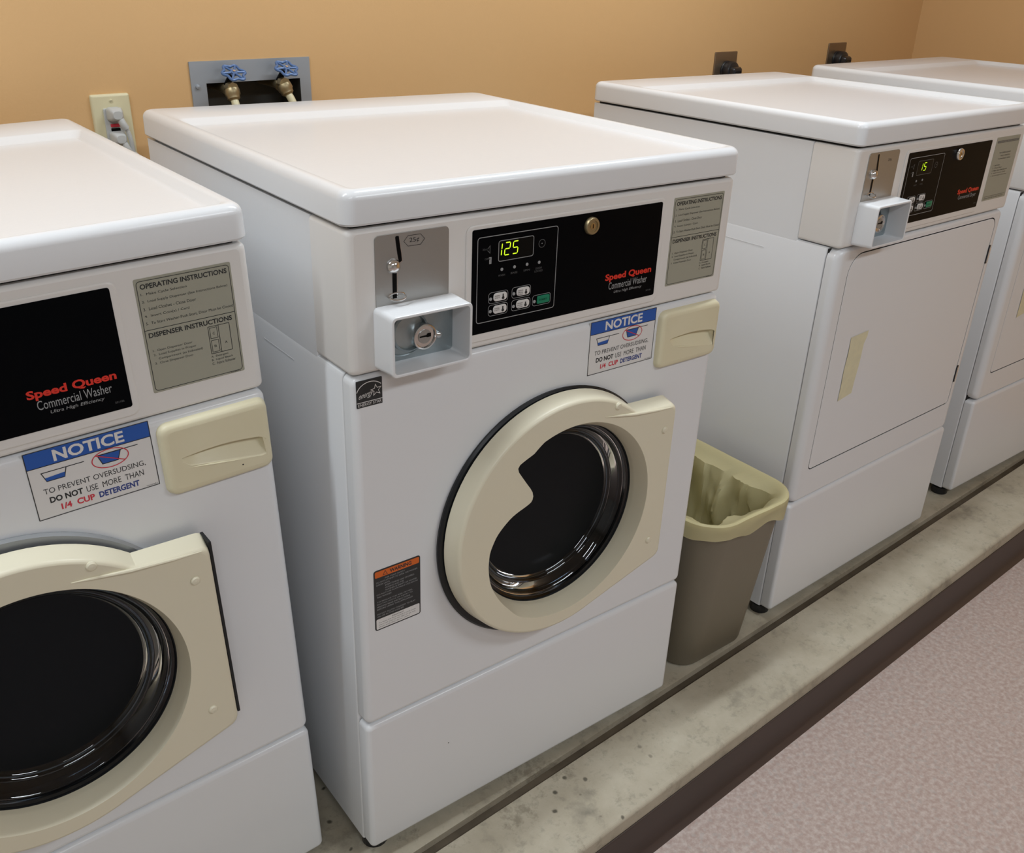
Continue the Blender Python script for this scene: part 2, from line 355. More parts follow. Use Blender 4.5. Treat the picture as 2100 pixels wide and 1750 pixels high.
# ------------------------------------------------------------------ machine parts
ZL, ZP, ZK, ZT = 1.037, 0.8470, 0.2665, 1.080
def make_shell(t, D, zk, kind):
    # lid with a shallow recess and a raised rear ledge
    b = MB(); o_ = .004
    L = lambda ins, z, r: [(x, y, z) for x, y in rr(-o_+ins, W+o_-ins, -o_+ins, D-ins, r, 6)]
    R = [L(.003, ZL+.001, .014), L(0, ZL+.004, .017)]
    fr = .012
    for i in range(7):
        a = PI/2*i/6; ins = fr*(1-math.cos(a)); R.append(L(ins, ZT-fr*(1-math.sin(a)), .018-ins*.6))
    def Q(ix, iy0, iy1, z, r): return [(x, y, z) for x, y in rr(-o_+ix, W+o_-ix, -o_+iy0, D-iy1, r, 6)]
    R += [Q(.017, .014, .125, ZT-.0002, .012), Q(.020, .016, .129, ZT-.0014, .012), Q(.027, .020, .144, ZT-.0085, .012), Q(.032, .024, .149, ZT-.0095, .012)]
    b.rings(R, ENAMEL); b.build('lid', t)
    # dark box filling the gap under the lid, its colour stands in for shade
    b = MB(); b.box((.012, .012, ZL-.02), (W-.012, D-.012, ZL+.004), GAPSHADE); b.build('lid_gap_shade', t)
    b = MB(); b.box((.004, .024, .010), (W-.004, .030, ZP-.004), GAPSHADE) if kind != 'washer' else None; b.build('seam_shade_fill', t) if kind != 'washer' else None  # dryers only: added dark box behind the panel seams, shade as colour
    # upper side shell (set back a little)
    b = MB(); b.rings([[(x, y, z) for x, y in rr(.0015, W-.0015, .0965, D-.004, .003)] for z in (ZP-.01, ZL-.004)], ENAMEL, smooth=False); b.build('upper_cabinet', t)
    # control panel housing
    b = MB(); R = []
    for ins, y in ((0, .095), (0, .010), (.0008, .006), (.003, .0025), (.006, .0008), (.010, 0)):
        R.append([(x, y, z) for x, z in rr(ins, W-ins, ZP+.0012+ins*.5, ZL-.004-ins*.5, .006)])
    b.rings(R, ENAMEL2)
    # the shallow raised frame round the black fascia
    b.rings([[(x, y, z) for x, z in rr(.170+i, .530-i, .858+i, 1.0185-i, .010)] for i, y in ((0, .001), (0, -.0012), (.0015, -.0022))], ENAMEL2)
    cp = b.build('control_panel', t)
    # lower side shell
    b = MB()
    b.rings([[(x, y, z) for x, y in rr(i, W-i, .0275, D-.004-i, .004)] for i, z in ((0, .001), (0, ZP-.008), (.002, ZP-.003), (.006, ZP-.001))], ENAMEL, smooth=True)
    # pressed line along the side
    for x in (-.0006, W+.0006):
        b.box((min(x, x*0+ (0 if x < 0 else W)), .17, .8135), (max(x, (0 if x < 0 else W)), .27, .8150), ENAMEL)
    b.build('cabinet', t)
    for x in (.03, W-.03):
        for y in (.045, D-.05):
            b = MB(); b.lathe([(.022, -1), (.022, -.35), (.014, -.3), (.014, .1)], (0, 0, 0), BLACKPL, 'z', 20, False)
            b.build('foot', t, (x, y, .0015))
    # kick panel
    b = MB(); b.slab_xz(.0005, W-.0005, .0, zk-.0015, 0, .0258, ENAMEL, rc=.010, f=.008); b.build('kick_panel', t)
    return cp

def make_coin(t, dryer):
    b = MB(); b.slab_xz(.037, .1435, .930, 1.0235, -.0012, .002, BRUSHED, rc=.006, f=.0004)
    y = -.0014
    if not dryer:
        hx = [(.0775,1.012),(.0835,1.0185),(.1015,1.0185),(.1075,1.012),(.1015,1.0055),(.0835,1.0055)]
        b.line(hx, .0006, y, INK, True); b.text('25¢', .0855, .0995, 1.0085, 1.0155, y, INK)
    else:
        b.text('25¢', .105, .118, 1.003, 1.009, y, INK)
    # coin slot: upper slanted slit, lower straight slit
    sl = [(.0655,1.0185),(.0665,1.0200),(.0700,1.0200),(.0710,1.0185),(.0740,.9985),(.0750,.9885),(.0715,.9865),(.0695,.9905),(.0680,.9985)]
    b.add([(a, y, c) for a, c in sl], [tuple(range(len(sl)))[::-1]], SLOT)
    b.line(sl[3:6]+[sl[6]], .0010, y-.0002, CHROME)
    b.rect(.0605, .0665, .942, .980, y, SLOT); b.line([(.0668,.944),(.0675,.976),(.0715,.984)], .0010, y-.0002, CHROME)
    cpl = b.build('coin_plate', t)
    b = MB(); b.lathe([(.0095,-.0012),(.0095,-.0025),(.0075,-.006),(.004,-.0085),(.0001,-.0092)], (.062, 0, .9835), CHROME, 'y', 24); b.build('screw', cpl)
    b = MB(); R = []
    ring = [(.0655+.0115*math.cos(a), -.004-.007*abs(math.sin(a)) if math.sin(a) < 0 else -.001, .9455+.0035*math.sin(a)) for a in [2*PI*i/24 for i in range(25)]]
    b.tube(ring, .0013, CHROME, 8); b.build('return_ring', cpl)
    # coin vault hood: an open square tube standing out of the panel
    x0, x1, z0, z1, yf = .0345, .1540, .8535, .9335, -.042
    b = MB(); th = .0042
    R = [[(x, y_, z) for x, z in rr(x0-e+i, x1+e*0-i, z0-e+i, z1+e-i, .007-i*.5 if i < .007 else .003)] for i, y_, e in
         ((0, .001, .0015), (0, -.034, .0), (0, yf+.0015, 0), (.0008, yf+.0003, 0), (.002, yf, 0), (th-.001, yf, 0), (th, yf+.0008, 0), (th, .0, 0))]
    b.rings(R, ENAMEL, cap0=False, cap1=False)
    hood = b.build('coin_box_hood', t)
    b = MB(); b.rect(x0+th-.0005, x1-th+.0005, z0+th-.0005, z1-th+.0005, -.0012, ZINC)
    b.lathe([(.0335,-.0012),(.0335,-.0030),(.0320,-.0034),(.0305,-.0022)], (.076, 0, .8960), ZINC, 'y', 48)
    b.lathe([(.027,-.0015),(.0262,-.010),(.0235,-.012),(.0225,-.006)], (.080, 0, .8970), ZINC, 'y', 48)
    b.build('coin_box_face', hood)
    lx, lz = .0985, .8890
    b = MB(); b.lathe([(.0175,-.002),(.0175,-.0145),(.0168,-.0162),(.0150,-.0165),(.0138,-.0140),(.0001,-.0140)], (lx, 0, lz), CHROME, 'y', 40)
    kp = [(-.008,-.0005),(.002,-.0002),(.004,.0022),(.009,.0018),(.009,-.0030),(.004,-.0034),(.001,-.0024),(-.008,-.0024)]
    b.lathe([(.0095,-.0142),(.0095,-.0150),(.0001,-.0150)], (lx, 0, lz), BRUSHED, 'y', 30)
    b.add([(lx+p[0], -.0153, lz+p[1]+.002) for p in kp], [tuple(range(len(kp)))], SLOT)
    b.build('key_lock', hood)
    b = MB(); b.lathe([(.0045,-.001),(.0045,-.005),(.0025,-.007),(.0001,-.0075)], (.1270, 0, .8825), CHROME, 'y', 20); b.build('screw', hood)

SEG = {'1':'bc','2':'abged','5':'afgcd','0':'abcdef'}
def digits(b, s, x, z, w, h, gap, y):
    for i, ch in enumerate(s):
        x0 = x+i*(w+gap); th = .0014
        def sk(px, pz): return (px+(pz-z)*.10, y, pz)
        e = .0004
        S = {'a': ((x0+e, z+h), (x0+w-e, z+h)), 'g': ((x0+e, z+h/2), (x0+w-e, z+h/2)), 'd': ((x0+e, z), (x0+w-e, z)),
             'f': ((x0, z+h/2+e), (x0, z+h-e)), 'b': ((x0+w, z+h/2+e), (x0+w, z+h-e)), 'e': ((x0, z+e), (x0, z+h/2-e)), 'c': ((x0+w, z+e), (x0+w, z+h/2-e))}
        for k in SEG[ch]:
            (ax, az), (bx, bz) = S[k]; q = th/2
            if az == bz: P = [(ax, az), (ax+q, az-q), (bx-q, az-q), (bx, az), (bx-q, az+q), (ax+q, az+q)]
            else: P = [(ax, az), (ax+q, az+q), (ax+q, bz-q), (ax, bz), (ax-q, bz-q), (ax-q, az+q)]
            b.add([sk(*p) for p in P], [(0, 1, 2, 3, 4, 5)], DIGIT)

def make_fascia(t, dryer):
    b = MB(); b.slab_xz(.1785, .5220, .8700, 1.0130, -.0030, -.001, BLACKP, rc=.003, f=.0003); y = -.0032
    b.outline(.1868, .3210, .8855, 1.0020, .004, .0010, y, INKG)
    b.text('Speed Queen', .417, .511, .9050, .9180, y, REDL, bold=.0007)
    b.text('Commercial '+('Dryer' if dryer else 'Washer'), .425, .5035, .8935, .9045, y, INKG)
    if not dryer: b.text('Ultra High Efficiency', .4365, .4935, .8855, .8905, y, INKG, shear=.25)
    b.text('501106', .5040, .5140, .8785, .8810, y, INKD)
    c = [(.2938+.0055*math.cos(a), .9812+.0055*math.sin(a)) for a in [2*PI*i/20 for i in range(20)]]; b.line(c, .0008, y, INKD, True); b.rrect(.2930,.2946,.9804,.9820,.0006,y,INKG)
    b.text('25¢', .1945, .2010, .9840, .9870, y, INKD); b.line([(.2025,.9855),(.2065,.9895),(.2065,.9800),(.2025,.9840)], .0009, y, INKD)
    b.line([(.2050,.9735),(.2085,.9735),(.2085,.9660),(.2065,.9660),(.2065,.9715)], .0016, y, INKG); b.text('COIN', .1985,.2045,.9715,.9738,y,INKD)
    fa = b.build('control_fascia', t)
    # display window
    b = MB(); b.rrect(.2205, .2790, .9665, .9940, .003, y-.0001, SLOT); b.outline(.2205, .2790, .9665, .9940, .003, .0009, y-.0002, INKG if not dryer else INKD)
    if dryer: digits(b, '15', .2300, .9745, .0085, .0145, .006, y-.0003)
    else: digits(b, '125', .2165, .9740, .0082, .0165, .0052, y-.0003)
    b.build('display', fa)
    # indicator dots and symbols
    for lx, lz, s in ((.2266,.9551,'WASH'),(.2477,.9554,'RINSE'),(.2691,.9557,'SPIN'),(.2901,.9554,'DOOR')) if not dryer else ((.2266,.9551,'DRY'),(.2500,.9554,'COOL')):
        b = MB(); b.lathe([(.0022,0),(.0022,-.0006),(.0001,-.0010)], (lx, y, lz), INKG, 'y', 14)
        b.text(s, lx-.0055, lx+.0055, lz-.0095, lz-.0068, y, INKD)
        if s == 'DOOR': b.text('LOCKED', lx-.0070, lx+.0070, lz-.0135, lz-.0108, y, INKD)
        b.build('indicator', fa)
    bt = [(.2230,.9175,0),(.2620,.9185,1),(.2230,.9000,0),(.2620,.9005,1),(.2985,.9010,2)]
    if dryer: bt = [bt[1], bt[3], bt[0], bt[2], bt[4]]
    for i, (bx, bz, k) in enumerate(bt):
        b = MB(); w, h = .0155, .0082
        b.outline(bx-w-.0012, bx+w, bz-h+.0006, bz+h-.0006, .004, .0006, y, INKG)
        b.slab_xz(bx-w+.0065, bx+w-.0022, bz-h+.0028, bz+h-.0022, y-.0012, y, GREEN if k == 2 else WHITEP, rc=.0045 if k < 2 else .002, f=.0006)
        b.lathe([(.0023,0),(.0023,-.0008),(.0001,-.0012)], (bx-w+.0018, y, bz-.001), INKG, 'y', 12)
        yy = y-.0015
        if k < 2:
            for q, s in enumerate(('NORMAL', 'HOT') if i % 2 == 0 else ('PERM', 'PRESS', 'WARM')):
                b.text(s, bx-w+.0082, bx+.0012, bz+.0012-q*.0028, bz+.0030-q*.0028, yy, INK)
            b.lathe([(.0021,0),(.0021,-.0002),(.0001,-.0002)], (bx+.0065, yy, bz-.0018), INK, 'y', 12); b.rect(bx+.0055, bx+.0075, bz-.001, bz+.0038-.001*k, yy, INK)
        else: b.text('START', bx-.006, bx+.008, bz-.001, bz+.0015, yy, SLOT)
        b.build('button', fa)
    b = MB(); lx, lz = .3806, .9950
    b.lathe([(.0125,0),(.0125,-.004),(.0112,-.006),(.0082,-.0062),(.0078,-.0045),(.0001,-.0045)], (lx, y, lz), BRASSD if not dryer else CHROME, 'y', 32)
    b.lathe([(.0045,-.0046),(.0045,-.0052),(.0035,-.0052)], (lx, y, lz), BRASS, 'y', 20); b.rect(lx-.0008, lx+.0008, lz-.003, lz+.003, y-.0053, SLOT)
    b.build('key_lock', fa)

def make_instructions(t, dryer):
    x0, x1, z0, z1 = .5485, .6600, .8775, 1.0150
    b = MB(); b.slab_xz(x0, x1, z0, z1, -.0006, .001, LBL, rc=.002, f=.0002); y = -.0008
    if not dryer:
        b.outline(x0+.0025, x1-.0025, z0+.0025, z1-.003, .004, .0007, y, INK)
        b.text('OPERATING INSTRUCTIONS', x0+.006, x1-.0055, z1-.0125, z1-.0065, y, INK, bold=.00025)
        L = ['1.  Make Cycle Selection', '2.  Load Supply Dispenser (See Instructions Below)', '3.  Load Clothes - Close Door', '4.  Insert Coin(s) / Card', '5.  To Start Washer-Push Start, Door Must be Closed']
        wd_ = [.052, .099, .060, .051, .102]
        for i, (s, w) in enumerate(zip(L, wd_)): z = z1-.0205-i*.0085; b.text(s, x0+.0055, x0+.0055+w, z, z+.0036, y, INK)
        zz = z1-.0605; b.line([(x0+.0025, zz), (x1-.0025, zz)], .0007, y, INK)
        b.text('DISPENSER INSTRUCTIONS', x0+.006, x1-.007, zz-.0095, zz-.0035, y, INK, bold=.00025)
        for i, (s, w, dx) in enumerate((('1.  Open Dispenser Door', .046, 0), ('2.  Load Supplies in Proper', .050, 0), ('Compartment (as Indicated)', .052, .005), ('3.  Close Dispenser Door', .045, 0))):
            z = zz-.0275-i*.0052; b.text(s, x0+.0075+dx, x0+.0075+dx+w, z, z+.0034, y, INK)
        rx, rz = x0+.074, zz-.046
        b.outline(rx, rx+.026, rz, rz+.034, .0003, .0007, y, INK); b.line([(rx+.0125, rz), (rx+.0125, rz+.034)], .0007, y, INK)
        b.outline(rx+.0018, rx+.0105, rz+.019, rz+.0322, .0003, .0006, y, INK); b.outline(rx+.0018, rx+.0105, rz+.0018, rz+.0165, .0003, .0006, y, INK)
        b.text('C', rx+.0048, rx+.0075, rz+.0235, rz+.0265, y, INK); b.text('B', rx+.0048, rx+.0075, rz+.0075, rz+.0105, y, INK); b.text('A', rx+.018, rx+.021, rz+.0095, rz+.0125, y, INK)
        for i, (s, w) in enumerate((('A.  Detergent', .021), ('B.  Liquid Bleach', .026), ('C.  Fabric Softener', .029))):
            z = rz-.0055-i*.0044; b.text(s, rx-.001, rx-.001+w, z, z+.0031, y, INK)
        b.text('504276', x1-.018, x1-.005, z0+.0008, z0+.0022, y, INK)
    else:
        b.rect(x0+.006, x1-.006, z1-.0125, z1-.0075, y, INKD); b.text('OPERATING INSTRUCTIONS', x0+.010, x1-.010, z1-.0118, z1-.0083, y-.0001, LBL)
        rows = [('TO OPEN DOOR', .026, .055), ('PULL HANDLE', .036, .045), ('TOWARD YOU', .026, .060)]
        for i, (s, dx, w) in enumerate(rows): z = z1-.036-i*.0065; b.text(s, x0+dx, x0+dx+w, z, z+.0032, y, INK)
        for i, (s, w) in enumerate((('1.  Load Clothes', .032), ('2.  Close Door', .044), ('3.  Make Fabric Selection and', .072), ('4.  Insert Coin(s) / Card', .066), ('5.  Push Start Button to Start Dryer', .076))):
            z = z1-.062-i*.0058; b.text(s, x0+.012, x0+.012+w, z, z+.0030, y, INK)
        b.rect(x0+.006, x1-.006, z0+.0085, z0+.0092, y, INK); b.text('DOOR MUST BE CLOSED TO START', x0+.008, x1-.012, z0+.0035, z0+.0062, y, INK)
    b.build('instruction_label', t)

CX, CZ, WX, WZ = .340, .544, .352, .5325
def circ(r, n=96, f=None, cx=CX, cz=CZ):
    out = []
    for i in range(n):
        a = 2*PI*i/n; q = f(a, r) if f else r
        out.append((cx+q*math.cos(a), cz+q*math.sin(a)))
    return out
WTAB = [(0, .5), (109, .5), (112, .1700), (118, .1658), (124, .1690), (127.1, .1706), (129, .1685), (130, .1620), (130.8, .1439), (132, .1211), (133, .1125), (135, .1061), (137.5, .1030), (139.8, .1022),
        (143, .1045), (146.6, .1090), (155.9, .1249), (168.7, .1428), (178.9, .1520), (188.5, .1557), (200.6, .1592), (211.7, .1600), (225.5, .1620), (238, .1680), (244, .5), (360, .5)]
WANG = sorted([2.5*i for i in range(144)]+[124+.5*i for i in range(28) if (124+.5*i) % 2.5])
def wloop(cx, cz, R, cut=0.0):
    """window outline: a circle, cut on the left by the thumb-grip lobe"""
    out = []; ox, oz = .345, .535
    for d in WANG:
        a = math.radians(d); ux, uz = math.cos(a), math.sin(a)
        for (a0, v0), (a1, v1) in zip(WTAB, WTAB[1:]):
            if a0 <= d <= a1: r = v0+(v1-v0)*(d-a0)/(a1-a0); break
        px, pz = ox-cx, oz-cz; bq = px*ux+pz*uz; rc_ = -bq+math.sqrt(bq*bq-(px*px+pz*pz)+R*R)
        q = min(rc_, r-cut); out.append((ox+q*ux, oz+q*uz))
    return out
def door_outline(k):
    """outer outline of the cream door: ring plus the flap on the right; k insets it"""
    R = .2030-k; rc = .013; pts = []
    at = math.radians(47.5); ab = math.radians(-71); n = 66
    for i in range(n+1):
        a = at+(2*PI+ab-at)*i/n; pts.append((CX+R*math.cos(a), CZ+R*math.sin(a)))
    pb = Vector((.565-k, .396+k)); pt = Vector((.565-k, .688-k)); p0 = Vector(pts[-1]); e = Vector(pts[0])
    def corner(a, c, b):
        q0 = c+(a-c).normalized()*rc; q1 = c+(b-c).normalized()*rc
        return [q0*(1-t_)**2+c*2*t_*(1-t_)+q1*t_*t_ for t_ in (0, .2, .4, .6, .8, 1)]
    cb = corner(p0, pb, pt); ct = corner(pb, pt, e)
    for i in range(1, 8): q = p0.lerp(cb[0], i/8); pts.append((q.x, q.y))
    pts += [(q.x, q.y) for q in cb]+[(q.x, q.y) for q in ct]
    for i in range(1, 6): q = ct[-1].lerp(e, i/6); pts.append((q.x, q.y))
    return pts
def make_washer(D):
    t = thing('front_load_washer', '', 'washing machine', (0, 0, 0), 'coin operated front load washers')
    make_shell(t, D, ZK, 'washer'); make_coin(t, False); make_fascia(t, False); make_instructions(t, False)
    # front panel with a round opening
    b = MB(); x0, x1, z0, z1 = .0005, W-.0005, ZK+.0015, ZP-.0012; R = []
    st = 6; f = .010
    R.append([(x, .0258, z) for x, z in rr(x0, x1, z0, z1, .012)])
    for i in range(st+1):
        a = PI/2*i/st; ins = f*(1-math.cos(a)); y = f*(1-math.sin(a)); R.append([(x, y, z) for x, z in rr(x0+ins, x1-ins, z0+ins, z1-ins, .0125-ins)])
    b.rings(R, ENAMEL, cap0=False, cap1=False)
    hole = circ(.200, cx=.3385, cz=.5405)
    b.poly([(p[0], p[2]) for p in R[-1]], [hole[::-1]], 0, ENAMEL)
    b.rings([[(x, y, z) for x, z in circ(r, cx=.3385, cz=.5405)] for r, y in ((.200, 0), (.197, .004), (.180, .012), (.178, .03))], GREYRING, cap0=False, cap1=False)
    b.build('front_panel', t)
    # drum and tub
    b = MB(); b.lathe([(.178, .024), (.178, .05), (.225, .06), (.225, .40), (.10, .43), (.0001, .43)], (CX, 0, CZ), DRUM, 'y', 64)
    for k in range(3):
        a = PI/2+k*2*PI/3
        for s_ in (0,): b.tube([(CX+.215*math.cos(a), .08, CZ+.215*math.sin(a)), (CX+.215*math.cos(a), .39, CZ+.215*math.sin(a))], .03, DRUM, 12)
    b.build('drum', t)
    # gasket behind the door, seen as a dark rim on the left
    b = MB(); b.lathe([(.204, .003), (.2135, -.001), (.2145, -.005), (.2115, -.008), (.19, -.008), (.178, -.001), (.172, .022), (.176, .03)], (.3385, 0, .5405), RUBBER, 'y', 96); b.f = b.f[:96*7]; b.m = b.m[:96*7]; b.sm = b.sm[:96*7]
    b.build('door_gasket', t)
    # cream door
    d_ = thing('d', '', '') if 0 else None
    b = MB(); R = []
    yf = -.042
    for k, y in ((-.0045, -.010), (-.0035, -.016), (-.001, -.034), (-.0002, -.0375), (.0010, -.0400), (.0028, -.0415), (.005, yf)):
        R.append([(x, y, z) for x, z in door_outline(k)])
    b.rings(R, CREAM, cap0=False, cap1=False)
    A = wloop(.3465, .537, .170)
    b.poly([(p[0], p[2]) for p in R[-1]], [A[::-1]], yf, CREAM)
    RR = []
    for f_, cut, y in ((0, 0, yf), (.05, .0004, yf+.0010), (.92, .0008, -.0175), (.98, .0009, -.013), (1, .0009, -.002)):
        RR.append([(x, y, z) for x, z in wloop(.3465+.0060*f_, .537-.0045*f_, .170-.0120*f_, cut)])
    b.rings(RR, CREAM, cap0=False, cap1=False)
    # ridge where flap plate sits on the ring
    b.tube([(.405, yf-.0004, .7055), (.43, yf-.0010, .7015), (.47, yf-.0012, .6945), (.52, yf-.0004, .6880), (.555, yf+.0004, .6845)], .002, CREAM, 8, [.0004, .0018, .0026, .0020, .0006])
    o = b.build('door', t); door = o
    for x, z in ((.541, .647), (.533, .437), (.430, .718)):
        b = MB(); b.lathe([(.0062, .001), (.0062, -.0012), (.0045, -.0030), (.0001, -.0036)], (x, yf, z), CREAM, 'y', 20); b.build('screw_cap', door)
    # dark edge strip seen along the flap
    # glass bowl: moulded ridges then a deep dish
    P = [(.1560, -.004), (.1550, .001), (.1515, .004), (.1480, .002), (.1440, .006), (.1405, .014), (.1370, .018), (.1335, .017), (.1300, .020), (.1265, .030), (.1200, .042), (.1110, .052), (.1000, .060),
         (.0880, .0665), (.0845, .0668), (.0800, .0700), (.0660, .0755), (.0500, .0800), (.0330, .0830), (.0160, .0848), (.0001, .0852)]
    b = MB(); b.lathe(P, (WX, 0, WZ), GLASS, 'y', 96)
    b.lathe([(max(r-.0035, .0001) if i < len(P)-1 else .0001, y+.0045 if i > 2 else y+.002) for i, (r, y) in enumerate(P)][::-1], (WX, 0, WZ), GLASS, 'y', 96)
    b.f = [f for f in b.f if len(f) <= 4]; b.m = b.m[:len(b.f)]; b.sm = [True]*len(b.f)
    # close the rim between the two skins
    b.rings([[(x, -.004, z) for x, z in circ(.1560, cx=WX, cz=WZ)], [(x, -.002, z) for x, z in circ(.1525, cx=WX, cz=WZ)]], GLASS, cap0=False, cap1=False)
    b.build('glass_bowl', door)
    # black rubber trim ring round the glass
    b = MB(); b.lathe([(.1600, -.003), (.1590, -.0065), (.1575, -.0065), (.1560, -.002), (.1560, .006)], (WX, 0, WZ), RUBBER, 'y', 96)
    b.f = b.f[:96*4]; b.m = b.m[:96*4]; b.sm = b.sm[:96*4]; b.build('glass_trim', door)
    # dispenser drawer front with a scooped pull
    b = MB(); x0, x1, z0, z1 = .5430, .6790, .7410, .8360
    R = [[(x, y, z) for x, z in rr(x0+i, x1-i, z0+i, z1-i, .012-i*.6, 6)] for i, y in ((-.0015, .0005), (0, -.004), (.0006, -.0065), (.0022, -.0085), (.0050, -.0098), (.009, -.0102))]
    b.rings(R, CREAM2, cap0=False, cap1=False)
    NU, NV = 24, 10
    def ztop(u): return .7900+.0045*math.sin(PI*u)-.0035*u-(.004*max(0, (u-.9)/.1)**2)
    def zbot(u): return .7845-.0060*min(1, u/.08)-.0200*u+(.004*max(0, (u-.9)/.1)**2)
    xs = [.5640+.1075*(i/NU) for i in range(NU+1)]
    def dep(u, v):
        dm = .0092*min(1, u/.22)**.8
        if u >= .999: return 0
        if u > .95: dm *= (1-u)/.05*0+1
        return dm*min(1, v/.12)*(1-max(0, (v-.25)/.75))**1.0
    rows = []
    for j in range(NV+1):
        v = (j/NV)**1.5
        rows.append([(xs[i], -.0102+dep(i/NU, v), ztop(i/NU)+(zbot(i/NU)-ztop(i/NU))*v) for i in range(NU+1)])
    hole = [(p[0], p[2]) for p in rows[0][::-1]]+[(p[0], p[2]) for p in [r[0] for r in rows[1:-1]]]+[(p[0], p[2]) for p in rows[-1]]+[(p[0], p[2]) for p in [r[-1] for r in rows[1:-1]][::-1]]
    b.poly([(p[0], p[2]) for p in R[-1]], [hole[::-1]], -.0102, CREAM2)
    vs = [p for r in rows for p in r]; n = NU+1
    b.add(vs, [(j*n+i, (j+1)*n+i, (j+1)*n+i+1, j*n+i+1) for j in range(NV) for i in range(NU)], CREAM2, True)
    b.tube([(.572, -.0100, .7745), (.60, -.0104, .7700), (.645, -.0100, .7625)], .0012, CREAM2, 8, [.0003, .0012, .0003])
    b.build('dispenser_drawer', t)
    # NOTICE label
    x0, x1, z0, z1 = .3980, .5355, .7600, .8485
    b = MB(); b.slab_xz(x0, x1, z0, z1-.002, -.0006, .001, WHITEP, rc=.0006, f=.0001); y = -.0008
    z1 -= .002
    b.outline(x0+.0006, x1-.0006, z0+.0006, z1-.0006, .0005, .0010, y-.0001, INK)
    b.rect(x0+.001, x1-.001, z1-.0205, z1-.001, y, BLUE); b.line([(x0+.001, z1-.0207), (x1-.001, z1-.0207)], .0009, y-.0001, INK)
    b.text('NOTICE', x0+.030, x1-.030, z1-.0180, z1-.0035, y-.0002, WHITEP, bold=.0007)
    cy = z1-.0400
    b.line([(x0+.014, cy+.0115), (x0+.018, cy), (x0+.037, cy), (x0+.0405, cy+.0115)], .0010, y, INK, True); b.line([(x0+.014, cy+.0115), (x0+.060, cy+.0115)], .0010, y, INK)
    b.add([(x0+.0168, y-.0001, cy+.0045), (x0+.018, y-.0001, cy+.0005), (x0+.037, y-.0001, cy+.0005), (x0+.0382, y-.0001, cy+.0060)], [(0,1,2,3)], BLUE)
    qx = x0+.075
    b.add([(qx, y, cy+.0135), (qx+.004, y, cy+.0015), (qx+.0215, y, cy+.0015), (qx+.026, y, cy+.0135)], [(0,1,2,3)], BLUE)
    b.line([(qx, cy+.0135), (qx+.004, cy+.0015), (qx+.0215, cy+.0015), (qx+.026, cy+.0135)], .0010, y-.0001, INK, True); b.line([(qx, cy+.0137), (qx+.046, cy+.0137)], .0010, y-.0001, INK)
    el = [(qx+.0135+.0205*math.cos(a), cy+.0068+.0115*math.sin(a)) for a in [2*PI*i/32 for i in range(32)]]
    b.line(el, .0011, y-.0002, RED, True); b.line([(qx-.002, cy+.0140), (qx+.029, cy-.0005)], .0011, y-.0002, RED)
    b.text('TO PREVENT OVERSUDSING,', x0+.012, x1-.012, z0+.0300, z0+.0378, y, INK)
    b.text('DO NOT', x0+.016, x0+.052, z0+.0185, z0+.0262, y, INK, bold=.0006); b.text('USE  MORE  THAN', x0+.056, x1-.016, z0+.0185, z0+.0262, y, INK)
    b.text('1/4  CUP', x0+.026, x0+.063, z0+.0065, z0+.0143, y, RED, bold=.0005); b.text('DETERGENT', x0+.068, x1-.023, z0+.0065, z0+.0143, y, NAVY, bold=.0005)
    b.text('W10331', x1-.016, x1-.003, z0+.0018, z0+.0035, y, INK)
    b.build('notice_label', t)
    # energy label
    x0, x1, z0, z1 = .0055, .0425, .8045, .8415
    b = MB(); b.slab_xz(x0, x1, z0, z1, -.0006, .001, INK, rc=.0005, f=.0001); y = -.0008
    arc = [(x0+.0195+.0205*math.cos(a), z0+.0165+.0175*math.sin(a)) for a in [math.radians(22+140*i/16) for i in range(17)]]
    arc = [p for p in arc if x0 <= p[0] <= x1]
    b.line(arc, .0011, y, WHITEP); b.line([(x0, z0+.0072), (x1, z0+.0072)], .0009, y, WHITEP)
    st_ = [(x0+.0280+(.0078 if i % 2 == 0 else .0034)*math.cos(PI/2+i*PI/5+.12), z0+.0205+(.0078 if i % 2 == 0 else .0034)*math.sin(PI/2+i*PI/5+.12)) for i in range(10)]
    b.line(st_, .0008, y, WHITEP, True); b.text('energy', x0+.0025, x0+.0225, z0+.0095, z0+.0175, y, WHITEP, shear=.35, slope=.003)
    b.text('ENERGY STAR', x0+.0015, x1-.0015, z0+.0018, z0+.0058, y, WHITEP)
    b.build('energy_label', t)
    # warning label
    x0, x1, z0, z1 = .0205, .0975, .4430, .5475
    b = MB(); b.slab_xz(x0, x1, z0, z1, -.0006, .001, INK, rc=.004, f=.0001); y = -.0008
    b.rrect(x0+.002, x1-.002, z1-.0125, z1-.002, .002, y, ORANGE); b.text('WARNING', x0+.026, x0+.062, z1-.0105, z1-.0040, y-.0001, INK, bold=.0004)
    b.line([(x0+.015, z1-.0105), (x0+.022, z1-.0105), (x0+.0185, z1-.0040)], .0008, y-.0001, INK, True)
    b.rrect(x0+.002, x1-.002, z0+.002, z0+.0200, .002, y, WHITEP)
    ws = ['FOR YOUR SAFETY', 'DO NOT ATTEMPT TO OPEN THE WASHER', 'DOOR UNTIL', 'EVERYTHING HAS STOPPED', 'MOVING AND THE', 'WASHER IS EMPTY OF WATER', 'DO NOT USE FLAMMABLE LIQUIDS IN', 'THIS WASHER', '', 'TO REDUCE THE RISK OF FIRE,', 'ELECTRIC SHOCK OR INJURY TO', 'PERSONS READ INSTRUCTIONS', 'BEFORE USING THIS APPLIANCE', '', 'DO NOT ALLOW CHILDREN TO PLAY', 'ON OR IN THIS WASHER']
    for i, s in enumerate(ws):
        if not s: continue
        w = .0022*len(s); z = z1-.0178-i*.00425; dx = .018 if i in (0, 3, 4, 5) else .004
        b.text(s, x0+dx, min(x0+dx+w, x1-.005), z, z+.0025, y, INKG)
